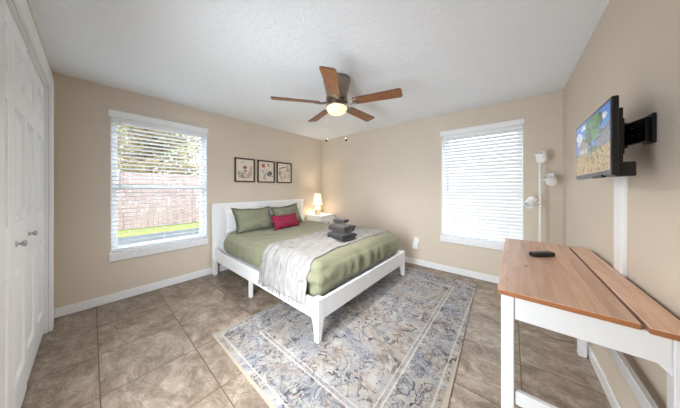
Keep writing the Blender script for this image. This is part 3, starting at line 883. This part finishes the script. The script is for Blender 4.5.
def picture(y0, y1, kind, label):
    z0, z1 = 1.396, 1.80; fw = .022
    root = thing('picture_frame', (0, (y0 + y1) / 2, z0), label, 'picture', 'botanical prints above the headboard')
    bm = nb()
    box(bm, (.001, y0, z0), (.026, y0 + fw, z1), .002); box(bm, (.001, y1 - fw, z0), (.026, y1, z1), .002)
    box(bm, (.001, y0 + fw, z0), (.026, y1 - fw, z0 + fw), .002); box(bm, (.001, y0 + fw, z1 - fw), (.026, y1 - fw, z1), .002)
    obj('frame', bm, 'frame_wood', root)
    bm = nb(); box(bm, (.001, y0 + fw - .003, z0 + fw - .003), (.012, y1 - fw + .003, z1 - fw + .003), 0, 1, 0)
    w, h = y1 - y0, z1 - z0
    rnd = random.Random(kind * 7 + 1); lay = [.0121]
    def E(u, v, a, c, ang, k):
        lay[0] += .000008; ell(bm, y0 + u * w, z0 + v * h, a * w * .85, c * w * .85, ang, I[k], lay[0])
    def S(u0, v0, u1, v1, k, t=.006):
        lay[0] += .000008; stem(bm, (y0 + u0 * w, z0 + v0 * h), (y0 + u1 * w, z0 + v1 * h), t * w, I[k], lay[0])
    def sprig(u, v0, v1, k, leaf, n=7, lean=0, sz=.04):
        S(u, v0, u + lean, v1, 'olive')
        for i in range(n):
            f = i / (n - 1); uu = u + lean * f; vv = v0 + (v1 - v0) * (.25 + .75 * f)
            for sd in (-1, 1): E(uu + sd * sz * .9, vv, sz, sz * .42, sd * .7, leaf)
    if kind == 1:
        S(.5, .15, .5, .62, 'brown', .01)
        for a in range(6): E(.5 + .07 * math.cos(a * 1.05), .62 + .045 * math.sin(a * 1.05), .06, .035, a * 1.05, 'rust')
        E(.5, .62, .04, .04, 0, 'brown'); E(.52, .47, .10, .05, .1, 'rust'); E(.52, .44, .03, .06, 0, 'pinky')
        sprig(.80, .14, .68, 'olive', 'lav', 9, .0, .035); sprig(.70, .12, .45, 'olive', 'lav', 6, .02, .03)
        sprig(.24, .14, .44, 'olive', 'sage', 5, -.03, .05); sprig(.36, .12, .4, 'olive', 'olive', 5, .03, .045)
        sprig(.60, .12, .36, 'olive', 'gold', 5, .04, .045)
        E(.36, .26, .07, .035, .8, 'navy'); E(.44, .2, .06, .03, -.5, 'teal'); E(.2, .36, .06, .03, .4, 'lav')
        E(.36, .80, .035, .02, .6, 'olive'); E(.40, .82, .03, .014, -.4, 'brown')
    elif kind == 2:
        for a in range(7): E(.33 + .05 * math.cos(a * .9), .76 + .05 * math.sin(a * .9), .085, .04, a * .9, 'coral')
        E(.38, .70, .07, .05, .4, 'pinky'); E(.62, .82, .08, .04, -.3, 'rust'); E(.70, .74, .05, .03, .6, 'sage'); E(.58, .76, .05, .03, 1.2, 'olive')
        S(.36, .68, .62, .30, 'olive', .008); S(.62, .3, .75, .48, 'olive', .008)
        for k in range(11):
            a = k * .75; E(.68 + .10 * math.cos(a), .40 + .08 * math.sin(a), .085, .032, a, ['teal', 'navy', 'teal', 'olive'][k % 4])
        for k in range(5): E(.25 + .05 * k, .56 - .05 * k, .055, .025, .8 * k, ['olive', 'teal'][k % 2])
        sprig(.36, .14, .32, 'olive', 'sage', 4, .06, .05); E(.47, .14, .06, .025, .4, 'lav'); E(.85, .3, .05, .025, 1.2, 'navy')
        E(.55, .58, .05, .03, .2, 'gold')
    else:
        S(.15, .68, .55, .78, 'brown', .012)
        for k in range(5): E(.22 + .08 * k, .70 + .02 * k, .08, .03, .35 + .1 * (k % 2), ['brown', 'rust'][k % 2])
        sprig(.70, .52, .86, 'olive', 'olive', 5, .02, .045); sprig(.78, .5, .70, 'olive', 'rust', 3, .03, .04)
        sprig(.22, .34, .56, 'olive', 'navy', 4, .0, .05); sprig(.5, .16, .44, 'olive', 'gold', 6, .08, .045)
        sprig(.75, .16, .42, 'olive', 'pinky', 5, .02, .04); sprig(.32, .14, .32, 'olive', 'sage', 4, -.04, .045)
        E(.46, .56, .07, .03, .5, 'gold'); E(.4, .48, .05, .025, -.6, 'sage'); E(.62, .6, .05, .03, .9, 'pinky')
    obj('print', bm, INK, root)
picture(1.741, 2.085, 1, 'framed print of a rust flower and lavender sprigs nearest the window')
picture(2.135, 2.481, 2, 'middle framed print with coral bloom and dark teal leaves')
picture(2.527, 2.872, 3, 'framed print of thin brown and gold sprigs nearest the lamp')

# ------------------------------------------------------------------ nightstand and table lamp
NX0, NX1, NY0, NY1, NZ = .03, .455, 3.265, 3.735, .72
ns = thing('nightstand', (.24, 3.5, 0), 'white nightstand with drawer in the corner beside the bed', 'nightstand')
bm = nb(); box(bm, (NX0, NY0, .14), (NX1 - .02, NY1, NZ - .022), .003); obj('body', bm, 'bedw', ns)
bm = nb(); box(bm, (NX0 - .005, NY0 - .012, NZ - .022), (NX1 + .012, NY1 + .012, NZ), .005, 2); obj('top', bm, 'bedw', ns)
for z0, z1 in ((.44, .68), (.17, .425)):
    bm = nb(); box(bm, (NX1 - .02, NY0 + .018, z0), (NX1, NY1 - .018, z1), .004); dr = obj('drawer', bm, 'bedw', ns)
    bm = nb(); lathe(bm, [(0, 0), (.006, 0), (.006, .012), (.014, .016), (.015, .022), (.009, .027), (0, .028)], seg=16, mtx=Matrix.Translation((NX1, (NY0 + NY1) / 2, (z0 + z1) / 2)) @ Matrix.Rotation(R(90), 4, 'Y')); obj('knob', bm, 'nickel', dr)
for x in (NX0 + .01, NX1 - .055):
    for y in (NY0 + .008, NY1 - .043):
        bm = nb(); box(bm, (x, y, 0), (x + .035, y + .035, .145), .003); obj('leg', bm, 'bedw', ns)
LX, LY = .235, 3.40
tl = thing('table_lamp', (LX, LY, NZ), 'small lit table lamp with cream shade on the nightstand', 'lamp')
bm = nb(); lathe(bm, [(0, 0), (.050, 0), (.056, .012), (.064, .05), (.068, .085), (.062, .10)], (LX, LY, NZ), 28); obj('base', bm, 'ceramic', tl)
bm = nb(); lathe(bm, [(.062, .10), (.066, .105), (.066, .13), (.045, .142), (.034, .165), (.036, .19), (.02, .2), (.012, .205), (.012, .27), (0, .27)], (LX, LY, NZ), 28); obj('neck', bm, 'ceramic2', tl)
bm = nb(); lathe(bm, [(.108, .215), (.068, .455), (.066, .455), (.106, .215), (.108, .215)], (LX, LY, NZ), 32); obj('lamp_shade', bm, 'shade', tl)
ld = bpy.data.lights.new('lamp_bulb', 'POINT'); ld.energy = 6; ld.color = (1, .86, .68); ld.shadow_soft_size = .035
lo_ = bpy.data.objects.new('lamp_bulb', ld); C.objects.link(lo_); lo_.parent = tl; lo_.location = (0, 0, .34)

# ------------------------------------------------------------------ ceiling fan
FX, FY, FZ = 2.07, 1.905, 2.18
fan = thing('ceiling_fan', (FX, FY, H), 'five blade walnut ceiling fan with lit glass bowl', 'fan')
c = (FX, FY, 0)
bm = nb(); lathe(bm, [(0, 2.4395), (.118, 2.4395), (.140, 2.43), (.142, 2.40), (.132, 2.385), (.134, 2.375), (.124, 2.33), (.108, 2.27), (.104, 2.25), (.112, 2.245), (.112, 2.225), (.09, 2.215), (0, 2.215)], c, 40); obj('motor_housing', bm, 'nickel', fan)
bm = nb(); lathe(bm, [(0, 2.216), (.075, 2.216), (.08, 2.205), (.076, 2.19), (.06, 2.182), (.056, 2.172), (.08, 2.163), (.112, 2.157), (.116, 2.145), (.11, 2.142), (0, 2.142)], c, 36); obj('light_fitter', bm, 'nickel', fan)
bm = nb(); lathe(bm, [(.109, 2.144), (.109, 2.135), (.105, 2.115), (.093, 2.093), (.07, 2.076), (.04, 2.066), (.012, 2.062), (.0, 2.062)], c, 36); obj('glass_bowl', bm, 'bowl', fan)
for k in range(5):
    ang = R(-127.5 + 72 * k)
    mt = Matrix.Translation((FX, FY, FZ)) @ Matrix.Rotation(ang, 4, 'Z') @ Matrix.Rotation(R(-12), 4, 'X')
    # blade outline (length along x), rounded tip
    t = bmesh.new(); pts = []
    x0, x1 = .185, .668; w0, w1 = .050, .066
    pts += [(x0, -w0), (x0 + .03, -w0 - .004)] + [(x0 + .03 + (x1 - .06 - x0) * i / 8, -(w0 + .004 + (w1 - w0 - .004) * i / 8)) for i in range(1, 9)]
    pts += [(x1 - .03 + .026 * math.sin(a), -w1 + .026 - .026 * math.cos(a)) for a in [R(q) for q in (20, 45, 70, 90)]]
    pts = pts + [(x, -y) for x, y in pts[::-1]]
    A = [t.verts.new((x, y, -.003)) for x, y in pts]; B_ = [t.verts.new((x, y, .003)) for x, y in pts]
    t.faces.new(A[::-1]); t.faces.new(B_)
    for i in range(len(pts)):
        f = t.faces.new([A[i], A[(i + 1) % len(pts)], B_[(i + 1) % len(pts)], B_[i]]); f.material_index = 1
    t.transform(mt); bm = nb(); add(bm, t); bl = obj('blade', bm, ['blade', 'blade_edge'], fan)
    bm = nb()
    # scrolled bracket: two curved bars and a plate
    for s in (-1, 1):
        P = [Vector((.085, s * .012, .012)), Vector((.115, s * .034, .002)), Vector((.15, s * .038, -.006)), Vector((.18, s * .022, -.008)), Vector((.205, s * .03, -.007)), Vector((.235, s * .034, -.006))]
        tube(bm, [mt @ p for p in P], .0065, 8)
    t = bmesh.new(); box(t, (.175, -.04, -.0075), (.245, .04, -.0032), .003); add(bm, t, 0, mt)
    t = bmesh.new(); box(t, (.07, -.016, .004), (.12, .016, .014), .003); add(bm, t, 0, mt)
    obj('blade_arm', bm, 'nickel', bl)
dirr = Vector((.7687, .6395, 0))
for s, zc in ((-.108, 1.795), (.098, 1.802)):
    p = Vector((FX, FY, 0)) + dirr * s
    bm = nb(); tube(bm, [(p.x, p.y, 2.15), (p.x, p.y, zc)], .0004, 5); ch = obj('pull_chain', bm, 'nickel', fan)
    bm = nb(); lathe(bm, [(0, .022), (.006, .02), (.011, .008), (.012, -.004), (.008, -.014), (0, -.016)], (p.x, p.y, zc), 14); obj('chain_fob', bm, 'black', ch)
fd = bpy.data.lights.new('fan_bulb', 'SPOT'); fd.energy = 50; fd.color = (1, .97, .93); fd.shadow_soft_size = .09; fd.spot_size = R(165); fd.spot_blend = .7
fo = bpy.data.objects.new('fan_bulb', fd); C.objects.link(fo); fo.parent = fan; fo.location = (0, 0, 2.052 - H)

# ------------------------------------------------------------------ outlet with plug-in
ol = thing('wall_outlet', (2.245, L, .33), 'white wall outlet with a plugged in adapter below the blank wall', 'outlet')
bm = nb(); box(bm, (2.205, L - .007, .345), (2.285, L, .46), .004, 2); obj('cover_plate', bm, 'whitepl', ol)
bm = nb(); box(bm, (2.20, L - .05, .275), (2.285, L - .007, .39), .012, 2); obj('plug_in_adapter', bm, 'whitepl', ol)

# ------------------------------------------------------------------ floor lamp
PX, PY = 3.737, 3.50
fl = thing('floor_lamp', (PX, PY, 0), 'white floor lamp with three swivel heads in the corner', 'lamp')
bm = nb(); lathe(bm, [(0, 0), (.125, 0), (.125, .018), (.118, .024), (.014, .026), (0, .026)], (PX, PY, 0), 36); obj('base', bm, 'whitemetal', fl)
bm = nb(); tube(bm, [(PX, PY, .024), (PX, PY, 1.70)], .0115, 14); obj('pole', bm, 'whitemetal', fl)
right = Vector((.7687, .6395, 0)); fwd = Vector((-.6395, .7687, 0))
def head(center, axis, attach, pole_z):
    axis = axis.normalized(); m = Matrix.Translation(center) @ axis.to_track_quat('Z', 'Y').to_matrix().to_4x4()
    bm = nb(); lathe(bm, [(0, -.055), (.040, -.055), (.046, -.049), (.046, .055), (.043, .055), (.043, -.02), (0, -.02)], seg=28, mtx=m)
    h_ = obj('lamp_head', bm, 'whitemetal', fl, 40)
    bm = nb(); tube(bm, [(PX, PY, pole_z), attach], .006, 8); obj('arm', bm, 'whitemetal', h_)
    bm = nb(); lathe(bm, [(0, .006), (.03, .004), (.038, -.012), (.02, -.02)], seg=20, mtx=m @ Matrix.Translation((0, 0, .02))); obj('bulb', bm, 'whitepl', h_)
base = Vector((PX, PY, 0))
ctr = base + right * .014 + Vector((0, 0, 1.645)); head(ctr, right * -.35 + fwd * -.2 + Vector((0, 0, .8)), ctr, 1.60)
ctr = base + right * .108 - fwd * .01 + Vector((0, 0, 1.388)); head(ctr, right * -.55 + fwd * -.25 + Vector((0, 0, .62)), ctr - right * .04, 1.375)
ctr = base - right * .115 - fwd * .01 + Vector((0, 0, 1.13)); head(ctr, right * -.72 + fwd * -.3 + Vector((0, 0, -.55)), ctr + right * .04, 1.11)

# ------------------------------------------------------------------ desk
DZT = .84; dy0, dy1 = 1.408, 2.65
desk = thing('desk', (3.69, 2.03, 0), 'white framed desk with pine plank top against the wall under the television', 'desk')
def board(name, x0, x1, y0, y1, label=None):
    bm = nb(); box(bm, (x0, y0, DZT - .022), (x1, y1, DZT), .0025)
    for f in bm.faces:
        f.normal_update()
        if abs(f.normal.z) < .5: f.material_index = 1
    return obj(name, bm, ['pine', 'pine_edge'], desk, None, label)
board('table_top', 3.443, 3.823, dy0, dy1)
board('back_board', 3.834, 3.932, dy0 - .012, dy1 - .012, 'narrow pine board along the wall side of the desk')
legs = [(3.455, 1.418), (3.455, 2.60), (3.885, 1.418), (3.885, 2.645)]
for x, y in legs:
    bm = nb(); box(bm, (x, y, 0), (x + .045, y + .045, DZT - .0225), .003); obj('leg', bm, 'deskw', desk)
AZ0, AZ1 = .718, DZT - .0225
for lo, hi in (((3.50, 1.426, AZ0), (3.885, 1.446, AZ1)), ((3.50, 2.615, AZ0), (3.885, 2.635, AZ1)), ((3.462, 1.463, AZ0), (3.482, 2.60, AZ1)), ((3.908, 1.463, AZ0), (3.928, 2.645, AZ1))):
    bm = nb(); box(bm, lo, hi, .002); obj('apron', bm, 'deskw', desk)
bm = nb(); box(bm, (3.50, 1.43, .345), (3.885, 1.452, .405), .003); obj('stretcher', bm, 'deskw', desk)
bm = nb(); box(bm, (3.893, 1.463, .405), (3.915, 2.645, .47), .003); obj('stretcher', bm, 'deskw', desk)
# gusset beside the near wall-side leg
bm = nb(); prism(bm, [(3.885, AZ0 + .002), (3.885, AZ0 - .03), (3.855, AZ0 + .002)], 'y', 1.43, 1.444); obj('corner_block', bm, 'deskw', desk)
# remote
rc = thing('remote_control', (3.648, 2.155, DZT), 'black remote control lying on the desk top', 'remote')
bm = nb(); t = bmesh.new(); box(t, (-.074, -.024, 0), (.074, .024, .027), .011, 3); add(bm, t, 0, Matrix.Translation((3.645, 2.155, DZT)) @ Matrix.Rotation(R(46), 4, 'Z')); obj('case', bm, 'black', rc, 40)
bm = nb()
for i in range(5):
    for j in range(3):
        t = bmesh.new(); box(t, (-.05 + i * .019, -.013 + j * .0095, .0265), (-.04 + i * .019, -.007 + j * .0095, .0285), .0008); add(bm, t, 0, Matrix.Translation((3.645, 2.155, DZT)) @ Matrix.Rotation(R(46), 4, 'Z'))
obj('buttons', bm, 'greybtn', rc)

# ------------------------------------------------------------------ television on wall mount
TX, TY0, TY1, TZ0, TZ1 = 3.80, 1.585, 2.18, 1.342, 1.66
tv = thing('television', (TX, (TY0 + TY1) / 2, TZ0), 'small black flat television showing a landscape on its wall mount', 'television')
bm = nb(); box(bm, (TX, TY0, TZ0), (TX + .02, TY1, TZ1), .003); box(bm, (TX + .018, TY0 + .045, TZ0 + .03), (TX + .042, TY1 - .045, TZ1 - .04), .008, 2); obj('cabinet', bm, 'black', tv)
scr = {'sky': (62, 132, 214), 'cloud': (226, 234, 242), 'tree': (34, 84, 28), 'tree2': (84, 138, 44), 'trunk': (88, 92, 62), 'house': (150, 140, 128), 'roof': (98, 84, 76), 'win': (206, 206, 204), 'field': (186, 152, 92), 'field2': (146, 112, 62), 'field3': (214, 186, 124), 'shed': (120, 124, 130), 'hedge': (84, 110, 56)}
names = list(scr)
def scr_mat(k, c):
    t = NT('screen ' + k); t.col((.004, .004, .004)); t.set(Roughness=.25)
    nz = t.noise(t.obj(), 70, 4, .7).outputs[0]
    e = t.ramp(nz, [(.34, tuple(x * .18 for x in c)), (.66, tuple(min(1, x * 1.35) for x in c))])
    t.t.links.new(e, t.b.inputs['Emission Color']); t.b.inputs['Emission Strength'].default_value = .45; t.b.inputs['Specular IOR Level'].default_value = .2
    return t.m
for k in names: M['scr_' + k] = scr_mat(k, rgb(*scr[k]))
sy0, sy1, sz0, sz1 = TY0 + .012, TY1 - .012, TZ0 + .022, TZ1 - .012
bm = nb(); lay = [TX - .0004]
def poly(pts, k):
    # u: 0 at the far (left-hand) end of the screen, 1 at the near end; v up
    lay[0] -= .00001
    f = bm.faces.new([bm.verts.new((lay[0], sy1 + (sy0 - sy1) * u, sz0 + (sz1 - sz0) * v)) for u, v in pts]); f.material_index = names.index(k)
def blob(u, v, ru, rv, k, n=14, seed=0):
    rnd = random.Random(seed); poly([(min(1, max(0, u + ru * rnd.uniform(.8, 1.15) * math.cos(6.283 * i / n))), min(1, max(0, v + rv * rnd.uniform(.8, 1.15) * math.sin(6.283 * i / n)))) for i in range(n)], k)
poly([(0, 0), (1, 0), (1, 1), (0, 1)], 'sky')
for u, v, a, c_ in ((.12, .78, .12, .08), (.22, .66, .15, .08), (.85, .85, .1, .06), (.3, .9, .1, .05)): blob(u, v, a, c_, 'cloud', seed=int(u * 50))
poly([(0, .42), (.2, .5), (.5, .46), (1, .5), (1, .3), (0, .3)], 'hedge')
poly([(0, 0), (1, 0), (1, .42), (.6, .36), (.3, .42), (0, .36)], 'field')
for i, (u, v, a, c_) in enumerate([(.5, .80, .16, .19), (.62, .72, .15, .16), (.45, .63, .12, .14), (.72, .84, .13, .14), (.58, .9, .14, .1)]): blob(u, v, a, c_, ['tree', 'tree2', 'tree', 'tree', 'tree2'][i], seed=i)
for i in range(26):
    rnd = random.Random(60 + i); blob(rnd.uniform(.38, .84), rnd.uniform(.52, .96), .035, .04, ['tree2', 'tree', 'hedge'][i % 3], 8, i)
poly([(.515, .2), (.55, .2), (.56, .7), (.53, .7)], 'trunk')
poly([(.1, .38), (.46, .36), (.46, .56), (.28, .68), (.1, .56)], 'house'); poly([(.07, .54), (.28, .72), (.49, .54), (.47, .52), (.28, .67), (.1, .52)], 'roof')
for u in (.17, .25, .35): poly([(u, .4), (u + .05, .4), (u + .05, .5), (u, .5)], 'win')
poly([(.68, .40), (1, .42), (1, .66), (.84, .62), (.68, .52)], 'shed'); poly([(.66, .52), (1, .66), (1, .72), (.66, .56)], 'roof')
rnd = random.Random(77)
for i in range(34):
    u0 = rnd.uniform(-.1, 1.0); v0 = rnd.uniform(0, .3); l_ = rnd.uniform(.04, .16)
    u1 = .55 + (u0 - .55) * (1 - l_ * 2.0)
    p = [(u0, v0), (u0 + .03, v0), (u1 + .015, v0 + l_), (u1, v0 + l_)]
    if min(q[0] for q in p) < 0 or max(q[0] for q in p) > 1: continue
    poly(p, ['field2', 'field3', 'field2', 'trunk'][i % 4])
obj('screen', bm, ['scr_' + k for k in names], tv)
bm = nb(); box(bm, (TX - .004, TY0 + .10, TZ0 - .006), (TX + .01, TY0 + .24, TZ0 + .006), .002); obj('logo_bar', bm, 'blackmetal', tv)
bm = nb(); box(bm, (TX + .018, TY0 + .05, TZ0 - .004), (TX + .075, TY0 + .15, TZ0 + .055), .004); obj('power_box', bm, 'black', tv)

mt_ = thing('television_mount', (W, 1.80, 1.54), 'black steel swing arm mount fixed to the wall behind the television', 'bracket')
bm = nb(); box(bm, (W - .012, 1.742, 1.478), (W, 1.83, 1.604), .003); obj('wall_plate', bm, 'blackmetal', mt_)
def arm(p, q, z0, z1, th):
    p, q = Vector((*p, 0)), Vector((*q, 0)); d = (q - p); ln = d.length
    m = Matrix.Translation((p.x, p.y, 0)) @ Matrix.Rotation(math.atan2(d.y, d.x), 4, 'Z')
    bm = nb(); t = bmesh.new(); box(t, (0, -th / 2, z0), (ln, th / 2, z1), .003); add(bm, t, 0, m)
    return bm, m, ln
bm, m, ln = arm((W - .018, 1.752), (3.905, 1.885), 1.488, 1.592, .014); a1 = obj('arm', bm, 'blackmetal', mt_)
for z in (1.523, 1.557):
    for i in range(3):
        bm = nb(); t = bmesh.new(); box(t, (.028 + i * .034, .0068, z), (.046 + i * .034, .0078, z + .005), .0004); add(bm, t, 0, m); obj('slot', bm, 'greybtn', a1)
bm, m, ln = arm((3.905, 1.885), (3.862, 1.80), 1.488, 1.592, .014); obj('arm', bm, 'blackmetal', mt_)
bm = nb(); tube(bm, [(3.905, 1.885, 1.48), (3.905, 1.885, 1.60)], .012, 12); obj('hinge_pin', bm, 'blackmetal', mt_)
bm = nb(); box(bm, (3.843, 1.70, 1.40), (3.858, 1.73, 1.61), .002); box(bm, (3.843, 2.03, 1.40), (3.858, 2.06, 1.61), .002); box(bm, (3.843, 1.73, 1.46), (3.856, 2.03, 1.60), .002)
box(bm, (3.856, 1.75, 1.44), (3.875, 1.83, 1.60), .003)
obj('screen_bracket', bm, 'blackmetal', mt_)
# cable raceway
rw = nb(); box(rw, (W - .020, 2.02, .50), (W, 2.135, 1.42), .003)
tag(obj('cable_raceway', rw, 'whitepl'), 'white cable raceway running down the wall below the television', 'cable cover')
